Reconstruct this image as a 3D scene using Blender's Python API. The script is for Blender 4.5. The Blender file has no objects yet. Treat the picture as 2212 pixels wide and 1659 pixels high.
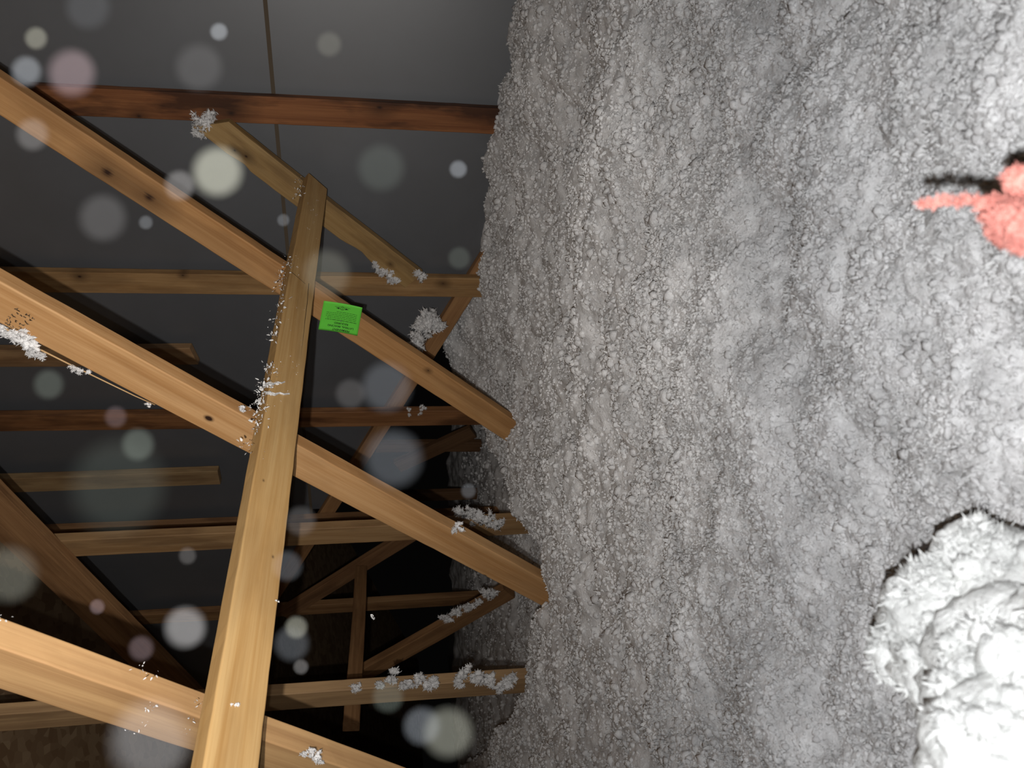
import bpy, math, random
import numpy as np
from mathutils import Vector, Matrix

sc = bpy.context.scene
# ------------------------------------------------------------------ camera
# world: X runs across the trusses towards the gable wall, Y along the trusses, Z up.
A1, TILT, ROLL, FPX = math.radians(37.7623), math.radians(9.5052), math.radians(-0.3821), 1656.0
ca, sa = math.cos(A1), math.sin(A1)
Fh = np.array([ca, sa, 0.0]); Zv = np.array([0, 0, 1.0]); Rv = np.array([sa, -ca, 0.0])
FW = math.cos(TILT)*Fh - math.sin(TILT)*Zv
UP = math.sin(TILT)*Fh + math.cos(TILT)*Zv
r0, u0 = -UP, Rv                                   # the phone is held on its side
RI = math.cos(ROLL)*r0 + math.sin(ROLL)*u0
UI = -math.sin(ROLL)*r0 + math.cos(ROLL)*u0
cam = bpy.data.cameras.new('camera'); camo = bpy.data.objects.new('camera', cam)
sc.collection.objects.link(camo); sc.camera = camo
M = Matrix(((RI[0], UI[0], -FW[0], 0), (RI[1], UI[1], -FW[1], 0), (RI[2], UI[2], -FW[2], 0), (0, 0, 0, 1)))
camo.matrix_world = M
cam.sensor_fit = 'HORIZONTAL'; cam.sensor_width = 5.68; cam.lens = 5.68*FPX/2212
cam.clip_start = 0.01; cam.clip_end = 60
cam.dof.use_dof = True; cam.dof.focus_distance = 1.9; APERTURE = 0.003; cam.dof.aperture_fstop = cam.lens/(APERTURE*1000)
DUST_GAIN = 0.40
# ------------------------------------------------------------------ world, lamps, exposure
w = bpy.data.worlds.new('attic_air'); sc.world = w; w.use_nodes = True
w.node_tree.nodes['Background'].inputs[0].default_value = (0.6, 0.56, 0.52, 1)
w.node_tree.nodes['Background'].inputs[1].default_value = 0.002
def cam_pt(ir, iu, fwd): return Vector((RI*ir + UI*iu + FW*fwd).tolist())
def aim(o, tgt):
    o.rotation_euler = (Vector(tgt)-o.location).to_track_quat('-Z', 'Y').to_euler()
sl = bpy.data.lights.new('headlamp', 'SPOT'); so = bpy.data.objects.new('headlamp', sl); sc.collection.objects.link(so)
so.location = cam_pt(-0.03, -0.042, -0.10); aim(so, cam_pt(-0.85, 0.04, 1.0))
sl.energy = 122; sl.spot_size = math.radians(116); sl.spot_blend = 1.0; sl.shadow_soft_size = 0.006; sl.color = (1.0, 0.955, 0.90)
fl = bpy.data.lights.new('phone_flash', 'POINT'); fo = bpy.data.objects.new('phone_flash', fl); sc.collection.objects.link(fo)
fo.location = cam_pt(-0.012, -0.03, -0.01); fl.energy = 21.0; fl.shadow_soft_size = 0.004; fl.color = (0.96, 0.98, 1.0)
sc.view_settings.view_transform = 'Standard'; sc.view_settings.look = 'None'
sc.view_settings.exposure = 0.0; sc.view_settings.gamma = 1.0; sc.view_settings.use_curve_mapping = False
sc.cycles.use_denoising = True
sc.cycles.max_bounces = 5; sc.cycles.diffuse_bounces = 3

# ------------------------------------------------------------------ helpers
def ray(x, y): return FW*FPX + (x-1106)*RI + (829-y)*UI
def onX(x, y, X): r = ray(x, y); return r*(X/r[0])
def onZ(x, y, Z): r = ray(x, y); return r*(Z/r[2])
def atd(x, y, d): return ray(x, y)/FPX*d            # at forward distance d
rng = np.random.default_rng(7)

def tag(o, label=None, cat=None, group=None, kind=None):
    if label: o['label'] = label
    if cat: o['category'] = cat
    if group: o['group'] = group
    if kind: o['kind'] = kind
    return o
def mesh_obj(name, V, Fc, mat, parent=None, smooth=False):
    me = bpy.data.meshes.new(name)
    V = np.asarray(V, dtype=np.float32)
    if isinstance(Fc, np.ndarray):
        n, k = Fc.shape
        me.vertices.add(len(V)); me.vertices.foreach_set('co', V.ravel())
        me.loops.add(n*k); me.loops.foreach_set('vertex_index', Fc.astype(np.int32).ravel())
        me.polygons.add(n); me.polygons.foreach_set('loop_start', np.arange(0, n*k, k, dtype=np.int32))
        me.update(calc_edges=True)
    else:
        me.from_pydata(V.tolist(), [], Fc); me.update()
    me.materials.append(mat)
    if smooth: me.polygons.foreach_set('use_smooth', np.ones(len(me.polygons), dtype=bool)); me.update()
    o = bpy.data.objects.new(name, me); sc.collection.objects.link(o)
    if parent: o.parent = parent
    return o

# ---- numpy noise
def _h(i, j, s):
    n = (i*374761393 + j*668265263 + s*2147483647) & 0xffffffff
    n = ((n ^ (n >> 13))*1274126177) & 0xffffffff
    n = ((n ^ (n >> 16))*2246822519) & 0xffffffff
    return (n & 0xffffff)/float(0xffffff)
def vnoise(x, y, s):
    i = np.floor(x).astype(np.int64); j = np.floor(y).astype(np.int64); fx, fy = x-i, y-j
    fx = fx*fx*(3-2*fx); fy = fy*fy*(3-2*fy)
    return (_h(i, j, s)*(1-fx)+_h(i+1, j, s)*fx)*(1-fy)+(_h(i, j+1, s)*(1-fx)+_h(i+1, j+1, s)*fx)*fy - 0.5
def puffs(x, y, s):
    """rounded clumps: 1 at the centre of a clump, 0 in the creases"""
    i = np.floor(x).astype(np.int64); j = np.floor(y).astype(np.int64); d = np.full(x.shape, 9.0)
    for a in (-1, 0, 1):
        for b in (-1, 0, 1):
            px = i+a+_h(i+a, j+b, s); py = j+b+_h(i+a, j+b, s+11); k = 0.75+0.6*_h(i+a, j+b, s+5)
            d = np.minimum(d, ((x-px)**2+(y-py)**2)*k)
    return 1-np.minimum(d, 1.0)**0.75

# ---- materials
def nodes(name):
    m = bpy.data.materials.new(name); m.use_nodes = True; nt = m.node_tree
    return m, nt, nt.nodes['Principled BSDF']
def N(nt, t, **kw):
    n = nt.nodes.new(t)
    for k, v in kw.items():
        if k in n.inputs: n.inputs[k].default_value = v
        else: setattr(n, k, v)
    return n
def wood(name, light, dark, stain=0.0, knots=(), rough=0.62, seed=0.0, stain_col=(0.05, 0.018, 0.008)):
    m, nt, bs = nodes(name); L = nt.links.new
    tc = N(nt, 'ShaderNodeTexCoord'); mp = N(nt, 'ShaderNodeMapping'); mp.inputs['Location'].default_value = (seed, seed*1.7, seed*.6)
    mp.inputs['Scale'].default_value = (1.0, 26, 26); L(tc.outputs['Object'], mp.inputs[0])
    n1 = N(nt, 'ShaderNodeTexNoise', Scale=1.6, Detail=5.0, Roughness=0.6, Distortion=0.5); L(mp.outputs[0], n1.inputs['Vector'])
    mp2 = N(nt, 'ShaderNodeMapping'); mp2.inputs['Scale'].default_value = (3, 160, 160); mp2.inputs['Location'].default_value = (seed, 0, 0)
    L(tc.outputs['Object'], mp2.inputs[0])
    n2 = N(nt, 'ShaderNodeTexNoise', Scale=1.5, Detail=3.0); L(mp2.outputs[0], n2.inputs['Vector'])
    add = N(nt, 'ShaderNodeMath', operation='MULTIPLY_ADD'); L(n2.outputs[0], add.inputs[0]); add.inputs[1].default_value = 0.35; L(n1.outputs[0], add.inputs[2])
    cr = N(nt, 'ShaderNodeValToRGB'); cr.color_ramp.elements[0].position = 0.45; cr.color_ramp.elements[1].position = 0.85
    cr.color_ramp.elements[0].color = (*light, 1); cr.color_ramp.elements[1].color = (*dark, 1); L(add.outputs[0], cr.inputs[0])
    col = cr.outputs[0]
    # slow tone drift along the board
    n3 = N(nt, 'ShaderNodeTexNoise', Scale=3.2, Detail=4.0, Roughness=0.55); mp3 = N(nt, 'ShaderNodeMapping')
    mp3.inputs['Scale'].default_value = (1, 4.5, 4.5); mp3.inputs['Location'].default_value = (seed*3, 1, 2); L(tc.outputs['Object'], mp3.inputs[0]); L(mp3.outputs[0], n3.inputs['Vector'])
    r3 = N(nt, 'ShaderNodeMapRange'); r3.inputs[1].default_value = 0.46; r3.inputs[2].default_value = 0.62; r3.inputs[3].default_value = 0.04; r3.inputs[4].default_value = 0.14+stain
    L(n3.outputs[0], r3.inputs[0])
    mx = N(nt, 'ShaderNodeMix', data_type='RGBA'); L(r3.outputs[0], mx.inputs[0]); L(col, mx.inputs[6]); mx.inputs[7].default_value = (*stain_col, 1); col = mx.outputs[2]
    for kx, ky, kr, *hole in knots:
        s = N(nt, 'ShaderNodeVectorMath', operation='SUBTRACT'); L(tc.outputs['Object'], s.inputs[0]); s.inputs[1].default_value = (kx, ky, 0)
        s2 = N(nt, 'ShaderNodeVectorMath', operation='MULTIPLY'); L(s.outputs[0], s2.inputs[0]); s2.inputs[1].default_value = (0.7/kr, 1/kr, 0)
        ln = N(nt, 'ShaderNodeVectorMath', operation='LENGTH'); L(s2.outputs[0], ln.inputs[0])
        wob = N(nt, 'ShaderNodeMath', operation='MULTIPLY_ADD'); L(n1.outputs[0], wob.inputs[0]); wob.inputs[1].default_value = 0.8; L(ln.outputs['Value'], wob.inputs[2])
        kr_ = N(nt, 'ShaderNodeValToRGB'); e = kr_.color_ramp.elements
        e[0].position = 0.36 if hole else 0.22; e[0].color = (1, 1, 1, 1); e[1].position = 0.62 if hole else 1.0; e[1].color = (0, 0, 0, 1)
        e2 = e.new(0.44 if hole else 0.33); e2.color = (0.6, 0.6, 0.6, 1); e3 = e.new(0.52 if hole else 0.66); e3.color = (0.28, 0.28, 0.28, 1)
        dv = N(nt, 'ShaderNodeMath', operation='MULTIPLY'); L(wob.outputs[0], dv.inputs[0]); dv.inputs[1].default_value = 0.5; L(dv.outputs[0], kr_.inputs[0])
        mk = N(nt, 'ShaderNodeMix', data_type='RGBA'); L(kr_.outputs[0], mk.inputs[0]); L(col, mk.inputs[6]); mk.inputs[7].default_value = (0.03, 0.012, 0.006, 1); col = mk.outputs[2]
    L(col, bs.inputs['Base Color']); bs.inputs['Roughness'].default_value = rough; bs.inputs['Specular IOR Level'].default_value = 0.3
    bp = N(nt, 'ShaderNodeBump', Strength=0.25, Distance=0.002); L(add.outputs[0], bp.inputs['Height']); L(bp.outputs[0], bs.inputs['Normal'])
    return m
PINE, PINE_D = (0.58, 0.35, 0.165), (0.42, 0.225, 0.09)
RED, RED_D = (0.33, 0.135, 0.05), (0.17, 0.058, 0.02)
TAN, TAN_D = (0.46, 0.29, 0.14), (0.31, 0.175, 0.075)

def insul(name, c1=(0.83, 0.82, 0.815), c2=(0.66, 0.645, 0.64)):
    m, nt, bs = nodes(name); L = nt.links.new
    tc = N(nt, 'ShaderNodeTexCoord')
    n = N(nt, 'ShaderNodeTexNoise', Scale=55.0, Detail=5.0, Roughness=0.7); L(tc.outputs['Object'], n.inputs['Vector'])
    cr = N(nt, 'ShaderNodeValToRGB'); cr.color_ramp.elements[0].position = .35; cr.color_ramp.elements[1].position = .62
    cr.color_ramp.elements[0].color = (*c2, 1); cr.color_ramp.elements[1].color = (*c1, 1); L(n.outputs[0], cr.inputs[0])
    nb = N(nt, 'ShaderNodeTexNoise', Scale=13.0, Detail=4.0, Roughness=0.6); L(tc.outputs['Object'], nb.inputs['Vector'])  # broad mottling: shading of the lumps put into the colour, with fibre density variation
    rb = N(nt, 'ShaderNodeMapRange'); rb.inputs[1].default_value = .38; rb.inputs[2].default_value = .60; rb.inputs[3].default_value = .87; rb.inputs[4].default_value = 1.10; L(nb.outputs[0], rb.inputs[0])
    vm = N(nt, 'ShaderNodeVectorMath', operation='SCALE'); L(cr.outputs[0], vm.inputs[0]); L(rb.outputs[0], vm.inputs['Scale']); L(vm.outputs[0], bs.inputs['Base Color'])
    n2 = N(nt, 'ShaderNodeTexNoise', Scale=230.0, Detail=4.0, Roughness=0.7, Distortion=0.6); L(tc.outputs['Object'], n2.inputs['Vector'])
    bp = N(nt, 'ShaderNodeBump', Strength=0.7, Distance=0.004); L(n2.outputs[0], bp.inputs['Height']); L(bp.outputs[0], bs.inputs['Normal'])
    bs.inputs['Roughness'].default_value = 0.95; bs.inputs['Specular IOR Level'].default_value = 0.1
    return m
def plain(name, c, rough=0.7, spec=0.3):
    m, nt, bs = nodes(name); bs.inputs['Base Color'].default_value = (*c, 1); bs.inputs['Roughness'].default_value = rough
    bs.inputs['Specular IOR Level'].default_value = spec; return m
M_INS = insul('white_glass_fibre')
M_FLAKE = insul('white_glass_fibre_flake', (0.82, 0.81, 0.80), (0.64, 0.63, 0.62))
M_PINK = insul('pink_glass_fibre', (0.85, 0.36, 0.30), (0.62, 0.24, 0.20))

# ---- boards: local x along the length, y across the wide face, z away from the viewer (thickness)
def board(name, P0, P1, wdir, tdir, W, T, mat, e0=(0, 0), e1=(0, 0), chips=()):
    P0, P1 = np.array(P0, float), np.array(P1, float); xh = P1-P0; Ln = np.linalg.norm(xh); xh /= Ln
    yh = np.array(wdir, float); yh -= yh@xh*xh; yh /= np.linalg.norm(yh)
    zh = np.array(tdir, float); zh -= zh@xh*xh; zh -= zh@yh*yh; zh /= np.linalg.norm(zh)
    b = 0.0032; prof = []
    for cx, cy, a0 in ((b, b, 180), (W-b, b, 270), (W-b, T-b, 0), (b, T-b, 90)):
        for k in range(4):
            a = math.radians(a0+k*30); prof.append((cx+b*math.cos(a), cy+b*math.sin(a)))
    prof = np.array(prof); npf = len(prof); ns = max(8, int(Ln/0.03))
    t = np.linspace(0, 1, ns+1); V = np.zeros((ns+1, npf, 3)); sd = abs(hash(name+str(round(Ln, 3)))) % 97 if False else int(Ln*1000) % 97
    for i, tt in enumerate(t):
        yy = prof[:, 0]/W
        s0 = e0[0]*(1-yy)+e0[1]*yy; s1 = -(e1[0]*(1-yy)+e1[1]*yy)
        V[i, :, 0] = s0*(1-tt)+(Ln+s1)*tt
        bow = 0.0022*math.sin(tt*5+sd)
        V[i, :, 1] = prof[:, 0]+bow; V[i, :, 2] = prof[:, 1]+0.001*math.sin(tt*7+sd)
    wob = vnoise(V[:, :, 0]*25+sd, V[:, :, 1]*40+V[:, :, 2]*70, sd)*0.0016
    V[:, :, 1] += wob
    for (cx, cy, rad, dep) in chips:                         # bites out of an edge
        d = np.hypot(V[:, :, 0]-cx, 0)
        k = np.clip(1-d/rad, 0, 1); side = V[:, :, 1] > W/2 if cy > 0 else V[:, :, 1] < W/2
        V[:, :, 1] -= np.where(side, k*dep*(1 if cy > 0 else -1), 0)
    Vf = V.reshape(-1, 3).tolist(); F = []
    for i in range(ns):
        for k in range(npf):
            k2 = (k+1) % npf; F.append((i*npf+k, (i+1)*npf+k, (i+1)*npf+k2, i*npf+k2))
    F.append(tuple(range(npf))); F.append(tuple(reversed(range(ns*npf, (ns+1)*npf))))
    if np.linalg.det(np.array([xh, yh, zh])) < 0: F = [tuple(reversed(f)) for f in F]
    if np.linalg.det(np.array([xh, yh, zh])) < 0:
        # mirrored frame: bake z flipped so the object matrix stays a pure rotation
        Vf = [(a, b_, -c) for a, b_, c in Vf]; zh = -zh
    o = mesh_obj(name, Vf, F, mat)
    o.matrix_world = Matrix(((xh[0], yh[0], zh[0], P0[0]), (xh[1], yh[1], zh[1], P0[1]), (xh[2], yh[2], zh[2], P0[2]), (0, 0, 0, 1)))
    return o
EX = np.array([1.0, 0, 0])
def inplane(name, a, b, X, W, mat, z_lo=None, z_hi=None, ext0=0.0, ext1=0.0, T=0.038, side=None, **kw):
    """board whose front face lies in the truss plane at X; a, b sight the upper front edge"""
    p, q = onX(*a, X), onX(*b, X); u = (q-p)/np.linalg.norm(q-p)
    if z_hi is not None: p = p+u*((z_hi-p[2])/u[2])
    if z_lo is not None: q = q+u*((z_lo-q[2])/u[2])
    p = p-u*ext0; q = q+u*ext1
    wd = np.array([0, -u[2], u[1]])
    if wd[1] < 0: wd = -wd                                    # the far side along Y
    return board(name, p, q, wd, EX, W, T, mat, **kw), p, u, wd
def roof_z(Y): return 1.75-0.34*(Y-2.95)

FLOOR = -0.46
# ------------------------------------------------------------------ structure
XG, XW = 2.75, 2.83                                          # face of the gable studs, face of the wall panels
def wallmat():
    m, nt, bs = nodes('grey_wall_panel'); L = nt.links.new
    tc = N(nt, 'ShaderNodeTexCoord'); n = N(nt, 'ShaderNodeTexNoise', Scale=3.0, Detail=6.0, Roughness=0.6); L(tc.outputs['Object'], n.inputs['Vector'])
    cr = N(nt, 'ShaderNodeValToRGB'); cr.color_ramp.elements[0].position = .3; cr.color_ramp.elements[1].position = .7
    cr.color_ramp.elements[0].color = (0.078, 0.083, 0.092, 1); cr.color_ramp.elements[1].color = (0.094, 0.100, 0.112, 1)
    L(n.outputs[0], cr.inputs[0]); L(cr.outputs[0], bs.inputs['Base Color']); bs.inputs['Roughness'].default_value = 0.47
    bs.inputs['Specular IOR Level'].default_value = 1.0; bs.inputs['IOR'].default_value = 1.75
    return m
M_WALL = wallmat()
# lower edge of the wall follows the sloping plate seen behind the studs
w1, w2 = onX(1068, 548, XW), onX(640, 1215, XW)
sl_ = (w2[2]-w1[2])/(w2[1]-w1[1])
def wall_low(Y): return max(FLOOR-0.25, w1[2]+sl_*(Y-w1[1]))
JZ = 0.374                                                     # height of the horizontal panel joint
def wall_panel(name, zlo, zhi, mat, X0, X1):
    ys = np.linspace(-2.2, 6.0, 42); top, bot = [], []
    for y in ys:
        rz = roof_z(y) if y > -1 else roof_z(-1)-0.34*(-1-y)
        b = max(wall_low(y), zlo); t = min(zhi, rz)
        if t-b > 0.01: top.append((y, t)); bot.append((y, b))
    V, F = [], []
    for (y, t), (_, b) in zip(top, bot): V += [(X0, y, t), (X0, y, b), (X1, y, t), (X1, y, b)]
    n = len(top)
    for i in range(n-1):
        a, c = i*4, (i+1)*4
        F += [(a, c, c+1, a+1), (a+2, a+3, c+3, c+2), (a, a+2, c+2, c), (a+1, c+1, c+3, a+3)]
    F += [(0, 1, 3, 2), ((n-1)*4, (n-1)*4+2, (n-1)*4+3, (n-1)*4+1)]
    o = mesh_obj(name, V, F, mat); tag(o, kind='structure'); return o
tag(wall_panel('wall_gable', -2, JZ-0.007, M_WALL, XW, XW+0.012), 'grey gable wall panel below the joint')
tag(wall_panel('wall_gable_upper', JZ+0.007, 9, M_WALL, XW, XW+0.012), 'grey gable wall panel above the joint')
M_JOINT = plain('brown_joint_strip', (0.10, 0.075, 0.05), 0.8)
tag(wall_panel('trim_1', JZ-0.0075, JZ+0.0075, M_JOINT, XW+0.001, XW+0.013), 'brown strip in the joint of the grey wall')
def osb():
    m, nt, bs = nodes('roof_sheathing_board'); L = nt.links.new
    tc = N(nt, 'ShaderNodeTexCoord'); v = N(nt, 'ShaderNodeTexVoronoi', Scale=22.0); v.inputs['Randomness'].default_value = 1
    L(tc.outputs['Object'], v.inputs['Vector'])
    mx = N(nt, 'ShaderNodeMix', data_type='RGBA'); sp = N(nt, 'ShaderNodeSeparateColor'); L(v.outputs['Color'], sp.inputs[0]); L(sp.outputs[0], mx.inputs[0])
    mx.inputs[6].default_value = (0.20, 0.115, 0.055, 1); mx.inputs[7].default_value = (0.34, 0.23, 0.13, 1)
    L(mx.outputs[2], bs.inputs['Base Color']); bs.inputs['Roughness'].default_value = 0.8; return m
M_OSB = osb()
V = []; F = []
for X in (-2.5, 6.0):
    for (y, z) in ((-9.0, roof_z(-1)-0.34*8), (-1.0, roof_z(-1)), (9.4, roof_z(9.4)), (9.4, roof_z(9.4)+0.015), (-1.0, roof_z(-1)+0.015), (-9.0, roof_z(-1)-0.34*8+0.015)):
        V.append((X, y, z))
F = [(0, 1, 7, 6), (1, 2, 8, 7), (2, 3, 9, 8), (3, 4, 10, 9), (4, 5, 11, 10), (5, 0, 6, 11), (0, 5, 4, 1), (1, 4, 3, 2), (6, 7, 10, 11), (7, 8, 9, 10)]
tag(mesh_obj('ceiling', V, F, M_OSB), 'brown roof sheathing boards sloping down to the far eave', kind='structure')
V = [(x, y, z) for z in (-0.86, -0.84) for x, y in ((-2.5, -9), (6, -9), (6, 9.4), (-2.5, 9.4))]
F = [(0, 3, 2, 1), (4, 5, 6, 7), (0, 1, 5, 4), (1, 2, 6, 5), (2, 3, 7, 6), (3, 0, 4, 7)]
tag(mesh_obj('floor', V, F, plain('plaster_board', (0.5, 0.49, 0.47))), kind='structure')

# ------------------------------------------------------------------ the timber
G_WEB = 'slanting truss webs'; G_STUD = 'upright timbers against the grey wall'
# three parallel webs, far to near
oA, pA, uA, wA = inplane('truss_web', (0, 165), (1116, 913), 2.004, 0.087,
    wood('pine_a', PINE, PINE_D, 0.10, [], seed=1.3), ext0=0.9, z_lo=-0.62)
def knot_on(P, u, wd, px, X):
    q = onX(*px, X)-P; return (float(q@u), float(q@wd))
def set_knots(o, mat): o.data.materials[0] = mat
ka = [(*knot_on(pA, uA, wA, (232, 372), 2.004), 0.044), (*knot_on(pA, uA, wA, (322, 426), 2.004), 0.044), (*knot_on(pA, uA, wA, (925, 800), 2.004), 0.010)]
set_knots(oA, wood('pine_a2', (0.54, 0.30, 0.125), (0.38, 0.185, 0.065), 0.10, ka, seed=1.3))
tag(oA, 'slanting pine truss web carrying the green tag, rising behind the long brace', 'truss board', G_WEB)
oB, pB, uB, wB = inplane('truss_web', (0, 607), (1178, 1256), 1.335, 0.086, M_OSB, ext0=0.5, z_lo=-0.62)
kb = [(*knot_on(pB, uB, wB, (451, 903), 1.335), 0.011, 1), (*knot_on(pB, uB, wB, (835, 1052), 1.335), 0.009, 1),
      (*knot_on(pB, uB, wB, (786, 1111), 1.335), 0.009, 1), (*knot_on(pB, uB, wB, (1046, 1244), 1.335), 0.009, 1)]
set_knots(oB, wood('pine_b', (0.58, 0.34, 0.155), (0.42, 0.215, 0.08), 0.04, kb, seed=4.1))
tag(oB, 'middle slanting pine truss web with grade stamp and splintered lower edge', 'truss board', G_WEB)
oC, pC, uC, wC = inplane('truss_web', (0, 1400), (742, 1659), 0.667, 0.089,
    wood('pine_c', (0.60, 0.37, 0.17), (0.44, 0.25, 0.11), 0.04, [], seed=7.7), ext0=0.3, z_lo=-0.62, T=0.042)
tag(oC, 'nearest slanting pine truss web crossing under the foot of the brace', 'truss board', G_WEB)
# long lateral brace nailed over the webs
phi = math.radians(49.6); wd_ = np.array([0, math.cos(phi), -math.sin(phi)]); nd_ = np.array([0, -math.sin(phi), -math.cos(phi)])
def on_pl(x, y, c): r = ray(x, y); return r*(c/(r@nd_))
b0 = on_pl(430.5, 1690, -0.952); b1 = on_pl(668, 366, -1.030); b0 = b0-(b1-b0)*0.06
oBr = board('lateral_brace', b0, b1, wd_, -nd_, 0.083, 0.036,
    wood('pine_brace', (0.60, 0.39, 0.17), (0.46, 0.26, 0.09), 0.06, [(0.55, 0.062, 0.0025), (0.72, 0.02, 0.0025)], seed=2.2),
    e1=(0.03, 0.045))
tag(oBr, 'long pine lateral brace running from near the viewer across the three slanting webs', 'truss board')
# upright members of the two middle trusses
M_T1 = wood('pine_v1', TAN, TAN_D, 0.15, [], seed=3.4); M_T2 = wood('pine_v2', TAN, TAN_D, 0.25, [], seed=5.6)
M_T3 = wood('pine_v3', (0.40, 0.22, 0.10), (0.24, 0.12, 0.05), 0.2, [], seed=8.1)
o, *_ = inplane('truss_post', (0, 1544), (1120, 1465), 1.335, 0.089, wood('pine_v0', (0.56, 0.36, 0.18), (0.36, 0.22, 0.11), 0.12, [], seed=9.9), z_hi=1.98, z_lo=-0.62)
tag(o, 'upright pine post with big clumps of white fluff on its lower part', 'truss board', 'upright truss posts')
o, *_ = inplane('truss_post', (120, 1169), (870, 1133), 2.0, 0.089, M_T2, z_hi=1.2, z_lo=-0.62)
tag(o, 'upright pine post just behind the middle slanting web, topped by a sloping board', 'truss board', 'upright truss posts')
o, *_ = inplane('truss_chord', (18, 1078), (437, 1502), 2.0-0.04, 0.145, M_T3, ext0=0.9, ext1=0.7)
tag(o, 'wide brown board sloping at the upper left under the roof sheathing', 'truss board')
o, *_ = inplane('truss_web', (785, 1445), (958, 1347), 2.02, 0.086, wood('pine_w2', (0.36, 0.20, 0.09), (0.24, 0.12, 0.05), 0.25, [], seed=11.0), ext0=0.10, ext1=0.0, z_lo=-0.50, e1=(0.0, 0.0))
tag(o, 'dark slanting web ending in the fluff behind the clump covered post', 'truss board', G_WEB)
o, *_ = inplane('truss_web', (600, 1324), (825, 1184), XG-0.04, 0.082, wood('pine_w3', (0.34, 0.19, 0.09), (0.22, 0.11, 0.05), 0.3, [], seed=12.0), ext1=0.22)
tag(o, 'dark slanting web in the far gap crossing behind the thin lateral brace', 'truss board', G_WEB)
# thin lateral brace far back, running with X
q0, q1 = onX(746, 1510, 1.62), onX(768, 1222, 2.66)
o = board('lateral_brace', q0-(q1-q0)*0.12, q1, np.array([0, 0.05, -1.0]), np.array([0, 1.0, 0.05]), 0.06, 0.038, M_T3)
tag(o, 'thin short lateral brace far back between the dark slanting webs', 'truss board')
# studs against the grey wall
kn = knot_on
oS1, p_, u_, w_ = inplane('wall_stud', (74, 183), (1090, 236), XG, 0.094, M_T1, z_hi=1.7, z_lo=-0.62)
ks = [(*kn(p_, u_, w_, (500, 245), XG), 0.05), (*kn(p_, u_, w_, (820, 232), XG), 0.035), (*kn(p_, u_, w_, (1085, 250), XG), 0.03), (*kn(p_, u_, w_, (300, 250), XG), 0.03)]
set_knots(oS1, wood('red_stud', RED, RED_D, 0.75, ks, seed=6.6))
tag(oS1, 'dark reddish stained wall stud nearest the upper edge of the grey wall', 'wall stud', G_STUD)
oS2, p_, u_, w_ = inplane('wall_stud', (300, 590), (1050, 603), XG, 0.090, M_T1, z_hi=2.2, z_lo=-0.62)
ks = [(*kn(p_, u_, w_, (172, 597), XG), 0.020), (*kn(p_, u_, w_, (957, 612), XG), 0.020), (*kn(p_, u_, w_, (395, 594), XG), 0.012)]
set_knots(oS2, wood('tan_stud', (0.47, 0.29, 0.13), (0.33, 0.18, 0.07), 0.2, ks, seed=13.5))
tag(oS2, 'tan wall stud with dark knots that the short slanting board is nailed to', 'wall stud', G_STUD)
o, *_ = inplane('wall_stud', (0, 897), (1000, 888), XG, 0.089, wood('red_stud3', (0.34, 0.16, 0.065), (0.19, 0.08, 0.03), 0.5, [], seed=15.0), z_hi=1.9, z_lo=-0.62)
tag(o, 'reddish brown wall stud between the middle and the tagged slanting webs', 'wall stud', G_STUD)
o, *_ = inplane('wall_stud', (0, 755), (410, 752), XG, 0.086, wood('tan_stud4', (0.38, 0.24, 0.12), (0.27, 0.15, 0.07), 0.3, [], seed=16.0), z_hi=2.0, e1=(0.0, -0.02))
tag(o, 'short wall stud cut off high up, partly hidden by the stamped web', 'wall stud', G_STUD)
o, *_ = inplane('wall_stud', (0, 1034), (470, 1018), XG, 0.089, wood('tan_stud5', (0.38, 0.26, 0.13), (0.28, 0.17, 0.08), 0.25, [], seed=17.0), z_hi=1.82)
tag(o, 'short wall stud cut off high up beside the sloping brown board', 'wall stud', G_STUD)
o, *_ = inplane('wall_stud', (110, 1143), (860, 1113), XG, 0.080, wood('red_stud6', (0.36, 0.20, 0.09), (0.22, 0.11, 0.05), 0.3, [], seed=18.0), z_hi=1.65, z_lo=-0.62)
tag(o, 'wall stud showing as a narrow strip just above an upright post', 'wall stud', G_STUD)
o, *_ = inplane('wall_stud', (271, 1331), (960, 1291), XG, 0.082, wood('red_stud7', (0.38, 0.22, 0.10), (0.24, 0.12, 0.05), 0.3, [], seed=19.0), z_hi=1.50, z_lo=-0.55)
tag(o, 'farthest wall stud, crossed by the thin lateral brace', 'wall stud', G_STUD)
# sloping plate along the lower edge of the wall
o, *_ = inplane('sloping_plate', (1034, 560), (757, 1001), XW-0.0385, 0.07, wood('plate', (0.42, 0.23, 0.10), (0.28, 0.14, 0.06), 0.2, [], seed=20.0), ext0=0.35, ext1=1.4)
tag(o, 'narrow sloping wooden plate along the lower edge of the grey wall', 'timber plate')
# short board nailed over the first two studs
oD, pD, uD, wD = inplane('diagonal_brace', (500, 268), (912, 592), XG-0.040, 0.096,
    wood('tan_d', (0.44, 0.29, 0.125), (0.33, 0.20, 0.075), 0.25, [(0.06, 0.07, 0.015), (0.75, 0.05, 0.012), (0.10, 0.06, 0.02)], seed=21.0),
    e0=(-0.012, -0.085), e1=(0.0, 0.01), chips=((0.10, 1, 0.03, 0.012), (0.62, 1, 0.07, 0.014)))
tag(oD, 'short weathered board slanting across two wall studs behind the end of the long brace', 'truss board')
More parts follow.
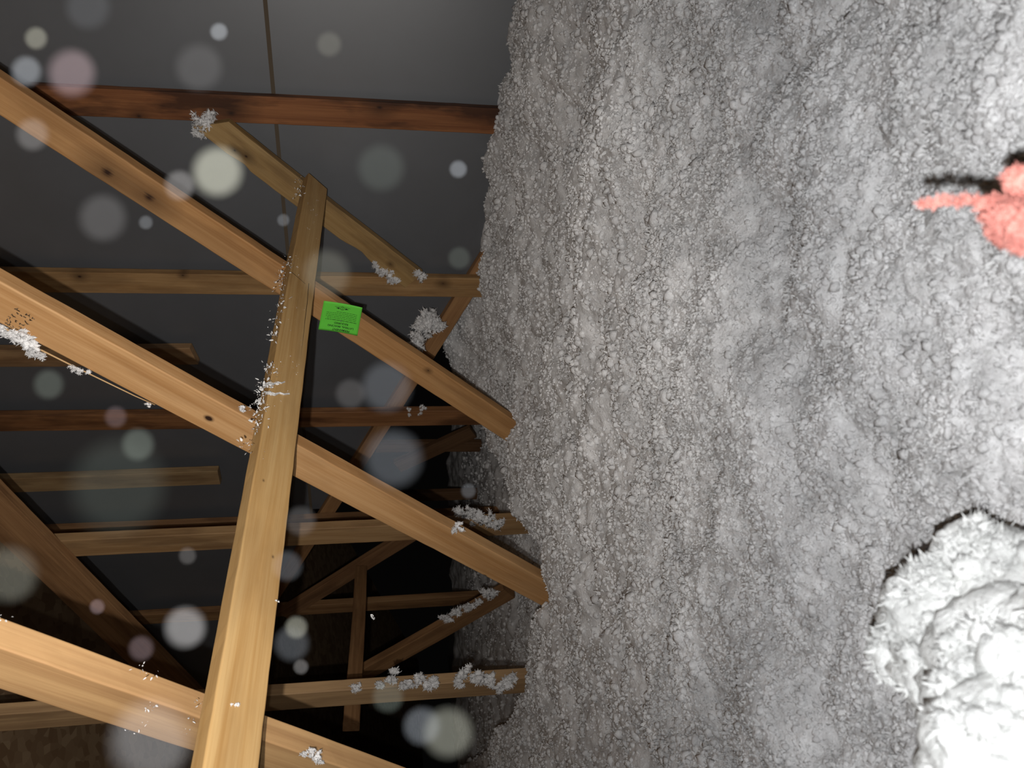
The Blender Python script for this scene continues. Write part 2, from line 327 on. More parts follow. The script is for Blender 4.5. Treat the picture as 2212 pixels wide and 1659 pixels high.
# timbers glimpsed in the dark beyond the wall
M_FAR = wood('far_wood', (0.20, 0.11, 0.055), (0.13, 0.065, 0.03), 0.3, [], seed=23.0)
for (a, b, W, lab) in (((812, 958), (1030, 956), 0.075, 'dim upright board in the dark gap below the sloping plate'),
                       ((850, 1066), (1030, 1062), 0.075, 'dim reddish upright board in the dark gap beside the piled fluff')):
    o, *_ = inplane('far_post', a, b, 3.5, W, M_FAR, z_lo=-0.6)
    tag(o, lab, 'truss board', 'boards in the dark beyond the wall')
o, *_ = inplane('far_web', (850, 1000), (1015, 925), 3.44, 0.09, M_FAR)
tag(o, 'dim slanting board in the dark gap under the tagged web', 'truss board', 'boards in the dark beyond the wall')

# ------------------------------------------------------------------ details on the boards
def bend_tag(s, t, lift=0.0):
    """point on the tag; s runs with the reading direction, t upwards on the lettering"""
    c = [onX(*p, 2.0) for p in ((783, 661), (700, 647), (688, 708), (772, 721))]     # start-low.. corners as seen
    # lettering is upside down in the frame: reading starts on the right, its top is at the bottom
    p = (c[0]*(1-s)+c[1]*s)*(1-t)+(c[3]*(1-s)+c[2]*s)*t
    p = p.copy(); p[0] += -0.0035-lift-0.012*(s-0.5)**2*(1 if s > .5 else 1.6)-0.008*max(0, t-0.7)
    return p
def tagpoly(name, polys, mat, parent, lift):
    V, F = [], []
    for pl in polys:
        i0 = len(V); V += [bend_tag(*q, lift) for q in pl]; F.append(tuple(range(i0, len(V))))
    o = mesh_obj(name, V, F, mat, parent); return o
n = 14; V = []; F = []
for lay in (0.0, -0.0005):
    for i in range(n+1):
        for j in range(n+1): V.append(bend_tag(i/n, j/n, lay))
K = (n+1)**2
for i in range(n):
    for j in range(n):
        a = i*(n+1)+j; F.append((a, a+1, a+n+2, a+n+1)); F.append((K+a, K+a+n+1, K+a+n+2, K+a+1))
rim = [i*(n+1) for i in range(n+1)]+[n*(n+1)+j for j in range(1, n+1)]+[i*(n+1)+n for i in range(n-1, -1, -1)]+[j for j in range(n-1, 0, -1)]
for k in range(len(rim)): a, b = rim[k], rim[(k+1) % len(rim)]; F.append((a, b, K+b, K+a))
M_GREEN = plain('bright_green_paper', (0.13, 0.62, 0.055), 0.7); M_INK = plain('black_ink', (0.012, 0.02, 0.01), 0.6)
tg = mesh_obj('warning_tag', V, F, M_GREEN, smooth=True)
tag(tg, 'bright green paper tag reading PERMANENT LATERAL BRACING REQUIRED, upside down on a slanting web', 'tag')
def text_polys(txt, h, s0, t0, wid, bold=0.0):
    cu = bpy.data.curves.new('t', 'FONT'); cu.body = txt; cu.size = 1.0; cu.align_x = 'CENTER'; cu.offset = bold
    ob = bpy.data.objects.new('t', cu); sc.collection.objects.link(ob); dg = bpy.context.evaluated_depsgraph_get()
    me = bpy.data.meshes.new_from_object(ob.evaluated_get(dg)); xs = [v.co.x for v in me.vertices]; W_ = max(xs)-min(xs)
    out = []
    for p in me.polygons: out.append([(s0+me.vertices[i].co.x/W_*wid, t0+me.vertices[i].co.y*h/0.73) for i in p.vertices])
    bpy.data.objects.remove(ob); bpy.data.meshes.remove(me); bpy.data.curves.remove(cu); return out
pol = text_polys('PERMANENT', 0.072, 0.44, 0.885, 0.44, 0.02)+text_polys('LATERAL BRACING', 0.066, 0.46, 0.775, 0.66, 0.02)+text_polys('REQUIRED', 0.066, 0.46, 0.668, 0.36, 0.02)
lt = tagpoly('lettering', pol, M_INK, tg, 0.0006)
lt['label'] = 'black printed lettering'
rr_ = random.Random(5); sm = []
for k, t0 in enumerate((0.585, 0.525, 0.468, 0.41, 0.352, 0.295)):
    s = 0.10 if k else 0.08
    while s < 0.86-(0.25 if k == 5 else 0):
        l = rr_.uniform(0.03, 0.11); l = min(l, 0.88-s)
        h = 0.017 if k == 0 else 0.012
        sm.append([(s, t0), (s+l, t0), (s+l, t0+h), (s, t0+h)]); s += l+0.014
mo = tagpoly('small_print', sm, M_INK, tg, 0.0006)
ring = []
cs, ct = 0.50, 0.175
lg = [[(cs-0.20, ct+0.055), (cs-0.075, ct+0.055), (cs-0.075, ct-0.035)], [(cs+0.20, ct+0.055), (cs+0.075, ct-0.035), (cs+0.075, ct+0.055)],
      [(cs-0.20, ct+0.065), (cs+0.20, ct+0.065), (cs+0.20, ct+0.075), (cs-0.20, ct+0.075)]]
lg = [[(cs-0.17, ct), (cs-0.075, ct+0.03), (cs-0.075, ct-0.03)], [(cs+0.17, ct), (cs+0.075, ct-0.03), (cs+0.075, ct+0.03)],
      [(cs-0.2, ct-0.045), (cs+0.02, ct-0.075), (cs+0.02, ct-0.067), (cs-0.2, ct-0.035)], [(cs+0.2, ct-0.045), (cs-0.02, ct-0.075), (cs-0.02, ct-0.067), (cs+0.2, ct-0.035)]]
for k in range(20):
    a, b = k*math.pi/10, (k+1)*math.pi/10
    lg.append([(cs+.055*math.cos(a), ct+.055*math.sin(a)), (cs+.055*math.cos(b), ct+.055*math.sin(b)), (cs+.043*math.cos(b), ct+.043*math.sin(b)), (cs+.043*math.cos(a), ct+.043*math.sin(a))])
lg += [[(cs-.02, ct+.02), (cs+.02, ct+.02), (cs+.02, ct+.028), (cs-.02, ct+.028)], [(cs-.005, ct-.028), (cs+.005, ct-.028), (cs+.005, ct+.02), (cs-.005, ct+.02)]]
tagpoly('emblem', lg, M_INK, tg, 0.0006)
st = [[(0.48+0.018*math.cos(a), 0.60+0.02*math.sin(a)) for a in [k*math.pi/6 for k in range(12)]]]
tagpoly('staple', st, plain('staple_grey', (0.10, 0.10, 0.11), 0.4, 0.5), tg, 0.0012)

# grade stamp on the middle web
S0 = onX(25, 690, 1.335); sx = uB; sy = wB; M_STAMP = plain('faded_stamp_ink', (0.16, 0.10, 0.055), 0.8)
V, F = [], []; r2 = random.Random(11)
def stroke(x, y, l, h, ang):
    c, s = math.cos(ang), math.sin(ang); i0 = len(V)
    for dx, dy in ((-l/2, -h/2), (l/2, -h/2), (l/2, h/2), (-l/2, h/2)):
        q = S0+sx*(x+dx*c-dy*s)+sy*(y+dx*s+dy*c); V.append((q[0]-0.0006, q[1], q[2]))
    F.append((i0, i0+1, i0+2, i0+3))
for row in range(6):
    x = -0.004+0.006*row
    for k in range(8):
        if r2.random() < 0.3: continue
        y = -0.028+0.0085*k
        for q in range(r2.choice((2, 3))):
            stroke(x+r2.uniform(-.002, .002), y+r2.uniform(-.002, .002), 0.0052, 0.0017, r2.choice((0, 0, 1.57, 0.8, 2.3)))
V = [oB.matrix_world.inverted() @ Vector(v) for v in V]
stp = mesh_obj('grade_stamp', [tuple(v) for v in V], F, M_STAMP, oB); stp['label'] = 'faded dark ink stamp'
# splinter peeling from its lower edge
def tube(pts, r0_, r1_, seg=6):
    V, F = [], []; pts = [np.array(p, float) for p in pts]; n_ = len(pts)
    for i, p in enumerate(pts):
        d = pts[min(i+1, n_-1)]-pts[max(i-1, 0)]; d /= np.linalg.norm(d); a = np.cross(d, [0.3, 0.2, 1]); a /= np.linalg.norm(a); b = np.cross(d, a)
        r = r0_+(r1_-r0_)*i/(n_-1)
        for k in range(seg): V.append(p+r*(a*math.cos(6.283*k/seg)+b*0.6*math.sin(6.283*k/seg)))
    for i in range(n_-1):
        for k in range(seg): k2 = (k+1) % seg; F.append((i*seg+k, i*seg+k2, (i+1)*seg+k2, (i+1)*seg+k))
    F.append(tuple(reversed(range(seg)))); F.append(tuple(range((n_-1)*seg, n_*seg))); return V, F
pts = [onX(x, y, 1.337) for x, y in ((-60, 668), (0, 702), (76, 749), (152, 787), (228, 824), (290, 854), (335, 874))]
V, F = tube(pts, 0.0024, 0.0012)
iv = oB.matrix_world.inverted(); V = [tuple(iv @ Vector(v.tolist())) for v in V]
spl = mesh_obj('splinter', V, F, wood('splinter_wood', (0.62, 0.42, 0.22), (0.5, 0.3, 0.13)), oB, smooth=True); spl['label'] = 'thin splinter peeling off the lower edge'
# cracks in the long brace: dark slivers
def crack(parent, pts, r, nm='crack'):
    V, F = tube(pts, r, r*0.6, 5); iv = parent.matrix_world.inverted(); V = [tuple(iv @ Vector(v.tolist())) for v in V]
    o = mesh_obj(nm, V, F, plain('dark_crack', (0.03, 0.018, 0.01)), parent); o['label'] = 'dark lengthwise crack'
def on_brace(x, y, lift=0.0008):
    r = ray(x, y); m = b0-nd_*0.0; return r*((m@nd_)/(r@nd_))*1.0+nd_*lift
d_plane = b0@nd_
ax = (b1-b0)/np.linalg.norm(b1-b0); wx = wd_-wd_@ax*ax; wx /= np.linalg.norm(wx); nrm = np.cross(ax, wx); nrm *= np.sign(nrm@nd_)
def on_brace(x, y, lift=0.0): r = ray(x, y); return r*((b0@nrm)/(r@nrm))+nrm*lift
crack(oBr, [on_brace(x, y) for x, y in ((667, 612), (664, 650), (659, 690), (655, 730), (650, 770), (641, 810), (633, 850), (630, 890), (624, 935), (621, 960), (632, 985))], 0.0012)
crack(oBr, [on_brace(x, y) for x, y in ((631, 588), (645, 600), (660, 613))], 0.0010)

# ------------------------------------------------------------------ blown insulation
def ribbons(C, Nn, Ls, Ws, seed, segs=3, curl=1.0):
    """curled flakes: centres C, outward normals Nn, lengths Ls, widths Ws"""
    g = np.random.default_rng(seed); n_ = len(C)
    rd = g.normal(size=(n_, 3)); rd -= (rd*Nn).sum(1)[:, None]*Nn; rd /= np.linalg.norm(rd, axis=1)[:, None]
    up_ = g.uniform(0.15, 1.0, n_)[:, None]; d0 = rd*(1-up_*0.6)+Nn*up_; d0 /= np.linalg.norm(d0, axis=1)[:, None]
    sd = np.cross(d0, g.normal(size=(n_, 3))); sd /= np.linalg.norm(sd, axis=1)[:, None]
    cv = np.cross(d0, sd); V = np.zeros((n_, (segs+1)*2, 3)); p = C-Nn*Ls[:, None]*0.15; d = d0.copy()
    k = g.uniform(-1.4, 1.4, n_)[:, None]*curl
    prof = np.array([0.55, 1.0, 0.8, 0.15]) if segs == 3 else np.linspace(1, .2, segs+1)
    for s in range(segs+1):
        wv = sd*(Ws*prof[s])[:, None]*0.5
        V[:, s*2] = p-wv; V[:, s*2+1] = p+wv
        p = p+d*(Ls/segs)[:, None]; d = d+cv*k/segs*1.3; d /= np.linalg.norm(d, axis=1)[:, None]
    base = (np.arange(n_)*(segs+1)*2)[:, None]
    fs = [np.stack([base[:, 0]+2*s, base[:, 0]+2*s+1, base[:, 0]+2*s+3, base[:, 0]+2*s+2], 1) for s in range(segs)]
    return V.reshape(-1, 3), np.concatenate(fs)

EDGE = [(1030, 640), (1045, 850), (1060, 960), (1120, 1080), (1165, 1200), (1180, 1300), (1135, 1400), (1128, 1500), (1110, 1560), (1060, 1610), (1010, 1650), (960, 1700)]
er = []
for px in EDGE:
    q = onZ(*px, -0.45); er.append((math.atan2(q[1], q[0]), math.hypot(q[0], q[1])))
er.sort(); er_a = np.array([e[0] for e in er]); er_r = np.array([e[1] for e in er])
def height(x, y):
    th_ = np.arctan2(y, x); r_ = np.hypot(x, y)
    R_ = np.interp(th_, er_a, er_r, left=99, right=er_r[-1]); R_ = np.where(th_ < er_a[0], 99, R_)
    R_ = R_+vnoise(th_*9, r_*0, 3)*0.25
    k = np.clip((r_-R_)/0.35, 0, 1); k = k*k*(3-2*k)
    z = FLOOR-0.16*k + 0.05*vnoise(x*2.2, y*2.2, 21) + 0.045*vnoise(x*5+3, y*5, 22) + 0.030*vnoise(x*11+3, y*11, 24)
    wx_, wy_ = x+0.03*vnoise(x*14, y*14, 51), y+0.03*vnoise(x*14, y*14, 52)
    z = z+0.034*(puffs(wx_*8.5, wy_*8.5, 31)-.4) + 0.008*(puffs(wx_*22, wy_*22, 32)-.4)
    wx_, wy_ = wx_+0.008*vnoise(x*60, y*60, 53), wy_+0.008*vnoise(x*60, y*60, 54)
    z = z+0.0036*(puffs(wx_*60, wy_*60, 33)-.4) + 0.0022*(puffs(wx_*130, wy_*130, 34)-.4) + 0.005*vnoise(wx_*45, wy_*45, 36) + 0.004*vnoise(wx_*95, wy_*95, 35)
    # pile in the far corner below the sloping plate
    z = z+0.20*np.exp(-(((x-3.15)/0.35)**2+((y-2.0)/0.7)**2))
    return z
NA, NR = 900, 1050
th = np.linspace(math.radians(-62), math.radians(128), NA)
rr2 = np.exp(np.linspace(math.log(0.16), math.log(7.2), NR))
TH, RR = np.meshgrid(th, rr2); Xg = RR*np.cos(TH); Yg = RR*np.sin(TH)
Zg = height(Xg, Yg)
jt = 0.25
Vf = np.stack([Xg, Yg, Zg], -1).reshape(-1, 3)
ii = np.arange(NR-1)[:, None]*NA+np.arange(NA-1)[None]
Ff = np.stack([ii, ii+1, ii+NA+1, ii+NA], -1).reshape(-1, 4)[:, ::-1]
fc = Vf[Ff].mean(1); keep = (fc[:, 0] < 5.9) & (fc[:, 1] < 8.5) & ((fc[:, 0] < XW-0.004) | (fc[:, 1] > w1[1]-0.15))
ins = mesh_obj('blown_insulation', Vf, Ff[keep], M_INS, smooth=True)
tag(ins, 'deep bed of fluffy white blown insulation covering the attic floor', 'insulation', kind='stuff')
# loose flakes over the surface
def scatter(n_, rmin, rmax, lmin, lmax, seed, pw=1.0, thr=(-45, 112)):
    g = np.random.default_rng(seed); u = g.random(n_); r = (rmin**pw+(rmax**pw-rmin**pw)*u)**(1/pw); t = np.radians(g.uniform(*thr, n_))
    x, y = r*np.cos(t), r*np.sin(t); ok = (x < XW-0.02) | (y > w1[1]); x, y = x[ok], y[ok]
    e = 0.004; z = height(x, y); nx = -(height(x+e, y)-z)/e; ny = -(height(x, y+e)-z)/e
    Nn = np.stack([nx*.5, ny*.5, np.ones_like(nx)], -1); Nn /= np.linalg.norm(Nn, axis=1)[:, None]
    Ls = g.uniform(lmin, lmax, len(x))*g.choice([0.7, 1.0, 1.5], len(x), p=[.5, .4, .1]); Ws = Ls*g.uniform(0.2, 0.6, len(x))
    return ribbons(np.stack([x, y, z+0.001], -1), Nn, Ls, Ws, seed+1)
parts = [scatter(130000, 0.30, 1.4, 0.003, 0.0075, 41, 1.3), scatter(85000, 1.1, 3.6, 0.0045, 0.011, 43, 1.5), scatter(14000, 2.6, 5.5, 0.008, 0.016, 45, 1.5, (10, 90))]
def ico(sub):
    import bmesh
    bm = bmesh.new(); bmesh.ops.create_icosphere(bm, subdivisions=sub, radius=1.0)
    V = np.array([v.co[:] for v in bm.verts]); F = np.array([[v.index for v in f.verts] for f in bm.faces]); bm.free(); return V, F
def granules(n_, rmin, rmax, smin, smax, seed, pw, thr=(-45, 112)):
    g = np.random.default_rng(seed); u = g.random(n_); r = (rmin**pw+(rmax**pw-rmin**pw)*u)**(1/pw); t = np.radians(g.uniform(*thr, n_))
    x, y = r*np.cos(t), r*np.sin(t)
    cl = vnoise(x*28, y*28, 77)+g.uniform(-.3, .3, n_)                       # they gather in patches
    ok = ((x < XW-0.02) | (y > w1[1])) & (cl > -0.30); x, y = x[ok], y[ok]; z = height(x, y); m = len(x)
    V0, F0 = ico(1); s = g.uniform(smin, smax, m)*g.choice([0.6, 1.0, 1.6], m, p=[.5, .38, .12])
    ax_ = s[:, None]*g.uniform(0.45, 1.3, (m, 3)); P = V0[None]*ax_[:, None, :]*(1+g.uniform(-.28, .28, (m, len(V0), 1)))
    q = g.normal(size=(m, 4)); q /= np.linalg.norm(q, axis=1)[:, None]; w_, a, b, c = q.T
    R_ = np.stack([np.stack([1-2*(b*b+c*c), 2*(a*b-c*w_), 2*(a*c+b*w_)], -1), np.stack([2*(a*b+c*w_), 1-2*(a*a+c*c), 2*(b*c-a*w_)], -1), np.stack([2*(a*c-b*w_), 2*(b*c+a*w_), 1-2*(a*a+b*b)], -1)], 1)
    P = np.einsum('mij,mkj->mki', R_, P)+np.stack([x, y, z], -1)[:, None, :]
    F = F0[None]+(np.arange(m)*len(V0))[:, None, None]
    return P.reshape(-1, 3), F.reshape(-1, 3)
gp = [granules(80000, 0.28, 1.4, 0.0016, 0.0042, 71, 1.3), granules(110000, 1.1, 3.7, 0.0035, 0.0075, 72, 1.5), granules(16000, 2.8, 6.0, 0.006, 0.012, 73, 1.5, (10, 90))]
Vs, Fs, off = [], [], 0
for v, f in gp: Vs.append(v); Fs.append(f+off); off += len(v)
gr_ = mesh_obj('insulation_nodules', np.concatenate(Vs), np.concatenate(Fs), M_INS, ins, smooth=True); gr_['kind'] = 'stuff'
Vs, Fs, off = [], [], 0
for v, f in parts: Vs.append(v); Fs.append(f+off); off += len(v)
fo_ = mesh_obj('insulation_flakes', np.concatenate(Vs), np.concatenate(Fs), M_FLAKE, ins, smooth=True); fo_['kind'] = 'stuff'

# tufts clinging to the timber
def ico(sub):
    import bmesh
    bm = bmesh.new(); bmesh.ops.create_icosphere(bm, subdivisions=sub, radius=1.0)
    V = np.array([v.co[:] for v in bm.verts]); F = np.array([[v.index for v in f.verts] for f in bm.faces]); bm.free(); return V, F
ICO2, ICO3, ICO4 = ico(2), ico(3), ico(4)
def n3(P, s, seed): return (vnoise(P[:, 0]*s+P[:, 2]*s*.7, P[:, 1]*s-P[:, 2]*s*.6, seed)+vnoise(P[:, 1]*s+3, P[:, 2]*s+P[:, 0]*s*.4, seed+1))
def lump(blobs, seed, nfl, flen, base=ICO3, rough=0.35):
    """several puffs merged into one tuft with flakes standing off it; blobs: (centre, (rx,ry,rz))"""
    g = np.random.default_rng(seed); Vs, Fs, off = [], [], 0
    for c, rad in blobs:
        V, F = base; P = V*(1+rough*n3(V+seed, 2.1, seed)[:, None]+rough*.6*n3(V, 5.3, seed+7)[:, None]+rough*.35*n3(V, 12, seed+9)[:, None])
        Pw = P*np.array(rad)+np.array(c); Vs.append(Pw); Fs.append(np.c_[F, F[:, 2:3]][:, [0, 1, 2, 2]] if False else F); 
    tri_V = np.concatenate(Vs); tri_F = np.concatenate([f+i*len(base[0]) for i, f in enumerate(Fs)])
    nfl = nfl*5; flen = flen*0.5; idx = g.integers(0, len(tri_V), nfl); C = tri_V[idx]
    cen = np.concatenate([np.repeat(np.array(c)[None], len(base[0]), 0) for c, _ in blobs])[idx]
    Nn = C-cen; Nn /= np.linalg.norm(Nn, axis=1)[:, None]+1e-9
    Ls = g.uniform(.5, 1.4, nfl)*flen; rv, rf = ribbons(C, Nn, Ls, Ls*g.uniform(.12, .3, nfl), seed+3, curl=1.6)
    rt = np.concatenate([rf[:, [0, 1, 2]], rf[:, [0, 2, 3]]])
    return np.concatenate([tri_V, rv]), np.concatenate([tri_F, rt+len(tri_V)])
tcount = [0]
def tuft(pix, X, size, label, group=None, spread=None, n_=3, fl=70, seed=None, base=ICO3, mat=None, name='insulation_tuft', cat='insulation tuft', sink=0.3):
    """pix: list of sighted points along the tuft, each a puff; X: plane it clings to"""
    tcount[0] += 1; sd = seed or 100+tcount[0]*13; g = np.random.default_rng(sd); blobs = []
    for k, p in enumerate(pix):
        sc_ = p[2] if len(p) > 2 else 1.0; c = onX(p[0], p[1], X); r = size*sc_
        for q in range(n_*4):
            blobs.append((c+g.normal(size=3)*r*0.50*np.array([.45, 1, 1]), np.array([0.4, .45, .45])*r*g.uniform(.35, 1.0, 3)))
    V, F = lump(blobs, sd, int(fl*len(pix)*.6), size*0.8, ICO2, 0.8)
    c0 = V.mean(0); o = mesh_obj(name, V-c0, F, mat or M_INS, smooth=True); o.location = c0.tolist()
    tag(o, label, cat, group); return o
GT = 'fluff caught on the timber'
X1 = 1.335
tuft([(1000, 1457, .9), (1030, 1462, 1.1), (1055, 1466, 1.0), (1088, 1480, 1.0), (990, 1475, .8), (1105, 1465, .8)], X1-0.008, 0.024, 'largest white clump, on the upright post where it meets the insulation bed', GT, fl=150, n_=4)
tuft([(850, 1470, .8), (852, 1448, .55), (880, 1478, .9), (905, 1466, .9), (925, 1480, .9), (935, 1470, .7), (820, 1480, .6)], X1-0.008, 0.020, 'long ragged white clump halfway along the clump covered post', GT, fl=130, n_=4)
tuft([(767, 1487, 1)], X1-0.006, 0.018, 'small round white tuft alone on the upright post, above its bigger clumps', GT, fl=140)
tuft([(1010, 1110, .8), (1035, 1118, 1.1), (1060, 1125, 1), (990, 1105, .5), (1080, 1130, .8)], 1.99, 0.030, 'wide white clump on the upright post right above the middle slanting web', GT, fl=130, n_=4)
tuft([(985, 1142, 1), (990, 1130, .5)], 1.325, 0.013, 'single white tuft on the face of the middle slanting web', GT, fl=90)
tuft([(965, 1335, .8), (985, 1322, .9), (1010, 1312, .8), (1030, 1300, .7), (1050, 1278, .9), (1065, 1282, .8)], 1.99, 0.027, 'scattered white clump on the lower end of the dark slanting web', GT, fl=100, n_=3)
tuft([(912, 706, .9), (918, 690, .8), (902, 730, .9), (932, 690, .9), (945, 705, .7), (900, 745, .6)], 2.60, 0.038, 'ragged white clump hanging between the tagged web and the sloping plate', GT, fl=150, n_=4)
tuft([(826, 588, .8), (843, 600, .9), (812, 575, .6), (855, 607, .6)], XG-0.05, 0.022, 'white fluff on the lower edge of the short weathered board', GT, fl=110)
tuft([(908, 596, .9), (902, 590, .6)], XG-0.05, 0.022, 'little white tuft on the right end of the short weathered board', GT, fl=110)
tuft([(436, 270, 1), (447, 255, .9), (430, 285, .6)], XG-0.03, 0.030, 'white tuft stuck to the upper left end of the short weathered board', GT, fl=120)
tuft([(65, 745, 1.1), (55, 728, .9), (75, 765, .7), (30, 722, .7), (5, 712, .7), (88, 768, .5)], 1.33, 0.015, 'ragged white fluff caught behind the splinter at the left edge', GT, fl=90)
tuft([(160, 796, .9), (172, 802, .7), (192, 803, .5)], 1.33, 0.009, 'small white fluff caught halfway along the splinter', GT, fl=70)
tuft([(320, 874, 1)], 1.33, 0.006, 'tiny white flake at the tip of the splinter', GT, fl=50, n_=2)
tuft([(683, 1633, 1), (690, 1645, .7), (675, 1622, .7), (655, 1630, .5)], 0.660, 0.0085, 'white tuft on the nearest slanting web, right of the brace', GT, fl=100)
tuft([(498, 1521, 1), (512, 1522, .8)], float(on_brace(505, 1521)[0]), 0.005, 'small white curl on the face of the long brace', GT, fl=60, n_=2)
tuft([(520, 880, 1), (524, 886, .7)], 1.322, 0.007, 'white fleck cluster on the middle web beside the long brace', GT, fl=70, n_=2)
tuft([(1085, 297, 1), (1076, 299, .8)], XG-0.01, 0.020, 'small white wisp under the reddish stud where it meets the insulation', GT, fl=80, n_=2)
tuft([(882, 884, 1), (884, 896, .6)], XG-0.01, 0.012, 'wisp of fluff hanging from the reddish brown stud', GT, fl=60, n_=2)
tuft([(912, 880, 1), (909, 893, .6)], XG-0.01, 0.014, 'second wisp of fluff hanging from the reddish brown stud, nearer the bed', GT, fl=60, n_=2)
tuft([(597, 1298, 1)], float(on_brace(580, 1298)[0]), 0.0035, 'tiny bright chip sticking out from the lower edge of the long brace', GT, fl=30, n_=1)
tuft([(802, 1329, 1), (807, 1335, .8)], 0.85, 0.0032, 'tiny bright white chip hanging in the dark right of the thin lateral brace', GT, fl=30, n_=1)
# fluff along the upper edge of the long brace and loose flecks
def flecks(name, pts, size, label, seed, mat=M_FLAKE):
    g = np.random.default_rng(seed); C = np.array(pts); Nn = -C/np.linalg.norm(C, axis=1)[:, None]
    C = np.repeat(C, 6, 0); Nn = np.repeat(Nn, 6, 0); C = C+g.normal(size=C.shape)*size*0.7; Nn = Nn+g.normal(size=Nn.shape)*.8; Nn /= np.linalg.norm(Nn, axis=1)[:, None]
    Ls = g.uniform(.3, 1.0, len(C))*size; V, F = ribbons(C, Nn, Ls, Ls*g.uniform(.2, .6, len(C)), seed, curl=1.8)
    c0 = V.mean(0); o = mesh_obj(name, V-c0, F, mat, smooth=True); o.location = c0.tolist(); tag(o, label, 'insulation flecks', kind='stuff'); return o
edge_px = [(648, 395), (645, 412), (640, 420), (622, 560), (617, 575), (612, 598), (606, 610), (604, 618), (612, 640), (600, 665), (596, 690), (592, 727), (585, 800), (583, 812), (580, 790), (572, 828), (566, 838), (562, 850), (563, 862), (558, 872), (555, 888), (549, 905), (550, 925), (560, 885), (527, 968), (592, 735), (578, 826), (570, 845), (565, 855)]
g9 = np.random.default_rng(3)
flecks('insulation_flecks', [on_brace(x+g9.uniform(-3, 3), y+g9.uniform(-4, 4), 0.002) for x, y in edge_px for _ in range(2)], 0.011, 'white flecks stuck along the upper edge of the long brace', 61)
for lab, pp in (('upper of two thin white strands lying across the long brace', [(568, 836), (578, 829), (588, 832), (597, 827), (606, 829), (614, 826)]),
                ('lower of two thin white strands lying across the long brace', [(572, 850), (582, 851), (592, 854), (602, 850), (612, 853), (624, 852)])):
    P_ = [on_brace(x, y, 0.003) for x, y in pp]; V, F = tube(P_, 0.0034, 0.0014, 6); V = np.array(V); V = V+np.random.default_rng(4).normal(size=V.shape)*0.0008
    c0 = V.mean(0); o = mesh_obj('insulation_strand', (V-c0), F, M_FLAKE); o.location = c0.tolist(); tag(o, lab, 'insulation strand')
rnd = random.Random(9); face = []
for k in range(34):
    y = rnd.uniform(430, 1050); xm = 650-(y-470)*0.18; face.append(on_brace(xm+rnd.uniform(6, 50), y, 0.001))
flecks('insulation_flecks', face, 0.0035, 'tiny white specks dotted over the face of the long brace', 63)
cpx = [(330, 1521), (326, 1530), (318, 1566), (400, 1580), (412, 1553), (306, 1443), (335, 1455), (5, 1330), (430, 1520), (275, 1580)]
flecks('insulation_flecks', [onX(x, y, 0.663) for x, y in cpx], 0.006, 'loose white flakes on the nearest slanting web, left of the brace', 64)

# heap close to the viewer and the pink tuft beside it
def near_obj(name, spec, seed, mat, label, cat, flen, nfl, puff_n=90):
    blobs = []
    g = np.random.default_rng(seed)
    for x, y, d, r in spec: blobs.append((atd(x, y, d), np.array([r, r, r])))
    V, F = lump(blobs, seed, 10, flen, ICO4, 0.35); sm_ = []
    for x, y, d, r in spec:
        if x > 2360: continue
        for q in range(puff_n if r > 0.004 else 4):
            n_ = g.normal(size=3); n_ /= np.linalg.norm(n_); n_ -= max(0, n_@FW)*FW*1.2
            sm_.append((atd(x, y, d)+n_*r*g.uniform(.8, 1.1), r*g.uniform(.10, .30)*np.array([1, g.uniform(.6, 1.3), g.uniform(.6, 1.3)])))
    V2, F2 = lump(sm_, seed+5, nfl, flen, ICO2, 0.45); F = np.concatenate([F, F2+len(V)]); V = np.concatenate([V, V2]); c0 = V.mean(0)
    o = mesh_obj(name, V-c0, F, mat, smooth=True); o.location = c0.tolist(); tag(o, label, cat); return o
def px_r(p, d): return p*d/FPX
def blobs_px(L): return [(x, y, d, px_r(r, d)) for x, y, r, d in L]
spec = blobs_px([(2105, 1205, 72, .52), (2020, 1260, 55, .53), (2010, 1320, 85, .52), (2190, 1290, 120, .50), (1950, 1405, 60, .53), (2060, 1430, 105, .50), (2060, 1370, 90, .51),
        (2190, 1450, 150, .46), (2120, 1540, 100, .44), (2080, 1490, 70, .48), (2170, 1640, 140, .41), (2110, 1700, 95, .42), (2320, 1500, 190, .43), (2350, 1680, 200, .41),
        (2420, 1350, 170, .5), (2520, 1520, 200, .45), (2650, 1450, 220, .52), (2800, 1500, 240, .55)])
near_obj('insulation_heap', spec, 301, insul('bright_white_fibre', (0.84, 0.84, 0.82), (0.72, 0.72, 0.70)), 'bright blurred heap of white fluff close to the viewer at the lower right corner', 'insulation', 0.015, 9000)
spec = blobs_px([(2178, 480, 46, .36), (2150, 455, 30, .37), (2204, 392, 32, .37), (2215, 500, 42, .35), (2118, 436, 14, .37), (2092, 432, 9, .37), (2066, 434, 7, .37), (2044, 436, 6, .37), (2024, 437, 5, .37), (2006, 437, 4, .37), (1992, 437, 3, .37),
        (2290, 460, 75, .37), (2400, 465, 90, .40), (2520, 470, 100, .43), (2650, 480, 110, .47), (2780, 490, 120, .51)])
near_obj('pink_tuft', spec, 302, M_PINK, 'blurred salmon pink tuft with a thin spike reaching in at the right edge', 'insulation tuft', 0.007, 800, 40)

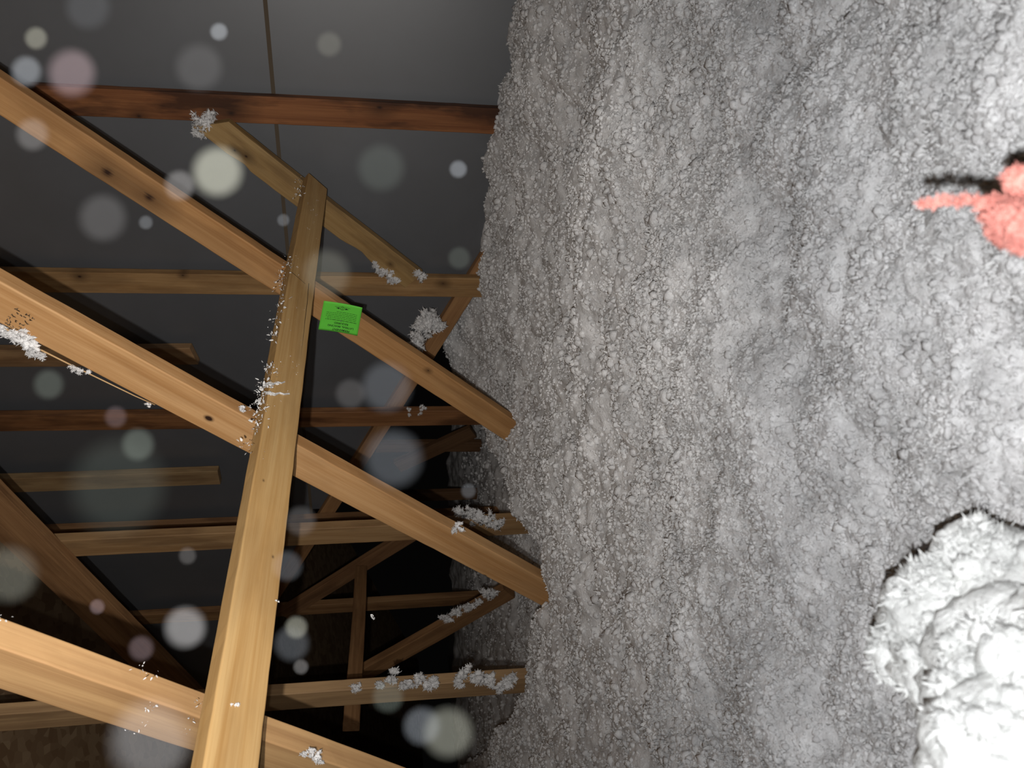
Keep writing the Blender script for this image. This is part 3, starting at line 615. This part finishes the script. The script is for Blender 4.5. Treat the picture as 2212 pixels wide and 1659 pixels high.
# ------------------------------------------------------------------ dust drifting in the air
def dustmat():
    m, nt, bs = nodes('airborne_glass_dust'); L = nt.links.new
    at = N(nt, 'ShaderNodeAttribute', attribute_name='tint'); tr = N(nt, 'ShaderNodeBsdfTransparent'); df = N(nt, 'ShaderNodeBsdfDiffuse')
    mx = N(nt, 'ShaderNodeMixShader'); L(at.outputs['Color'], df.inputs['Color']); L(at.outputs['Alpha'], mx.inputs[0]); L(tr.outputs[0], mx.inputs[1]); L(df.outputs[0], mx.inputs[2])
    L(mx.outputs[0], nt.nodes['Material Output'].inputs['Surface']); return m
GREY, PNK, YEL, BLU, GRN = (.80, .78, .78), (.85, .64, .68), (.82, .82, .68), (.70, .75, .82), (.68, .80, .70)
DUST = [(78, 82, 45, .10, YEL), (57, 153, 60, .12, BLU), (155, 157, 95, .13, PNK), (430, 145, 95, .04, GREY), (473, 68, 35, .16, BLU), (470, 370, 100, .30, YEL),
        (388, 400, 60, .11, GREY), (222, 470, 95, .05, GREY), (70, 290, 65, .07, GREY), (315, 480, 28, .06, BLU), (711, 95, 50, .05, YEL), (823, 362, 95, .04, GRN),
        (990, 365, 35, .17, BLU), (705, 590, 95, .06, YEL), (992, 557, 45, .04, GRN), (298, 960, 65, .06, GRN), (105, 830, 60, .04, GRN), (835, 835, 100, .07, BLU),
        (757, 850, 60, .04, GREY), (850, 990, 115, .08, BLU), (255, 1050, 190, .03, GRN), (400, 1355, 82, .18, GREY), (640, 1355, 45, .12, YEL), (630, 1390, 70, .05, BLU),
        (650, 1440, 30, .07, GREY), (650, 1125, 60, .04, GREY), (210, 1310, 30, .06, PNK), (305, 1400, 50, .05, PNK), (325, 1600, 160, .14, GREY), (912, 1568, 75, .10, BLU),
        (968, 1582, 100, .14, YEL), (838, 1505, 62, .05, GRN), (1012, 1060, 30, .06, BLU), (20, 1240, 112, .06, YEL), (620, 1222, 60, .05, BLU), (612, 475, 25, .06, BLU),
        (190, 15, 90, .03, BLU), (405, 1200, 35, .04, GREY), (250, 900, 44, .04, PNK)]
V0, F0 = ico(2); Vs, Fs, col = [], [], []
lights = [(np.array(so.location), 122.0*0.8), (np.array(fo.location), 21.0)]
for k, (x, y, Dm, Lt, tint) in enumerate(DUST):
    d = APERTURE*FPX/(Dm+APERTURE*FPX/1.9); c = atd(x, y, d); rm = Dm*0.17*d/FPX; cov = 0.34**2
    E_ = sum(P/(4*math.pi**2*float(np.sum((c-l)**2))) for l, P in lights)
    al = min(0.9, Lt*DUST_GAIN/(0.8*E_/math.pi*cov))
    Vs.append(V0*rm+c); Fs.append(F0+k*len(V0)); col += [(*tint, al)]*len(V0)
V = np.concatenate(Vs); c0 = V.mean(0)
du = mesh_obj('airborne_dust', V-c0, np.concatenate(Fs), dustmat(), smooth=True); du.location = c0.tolist()
ca_ = du.data.color_attributes.new('tint', 'FLOAT_COLOR', 'POINT'); ca_.data.foreach_set('color', np.array(col, dtype=np.float32).ravel())
tag(du, 'specks of glass dust drifting in the lamplight in front of the timbers', 'dust', kind='stuff')
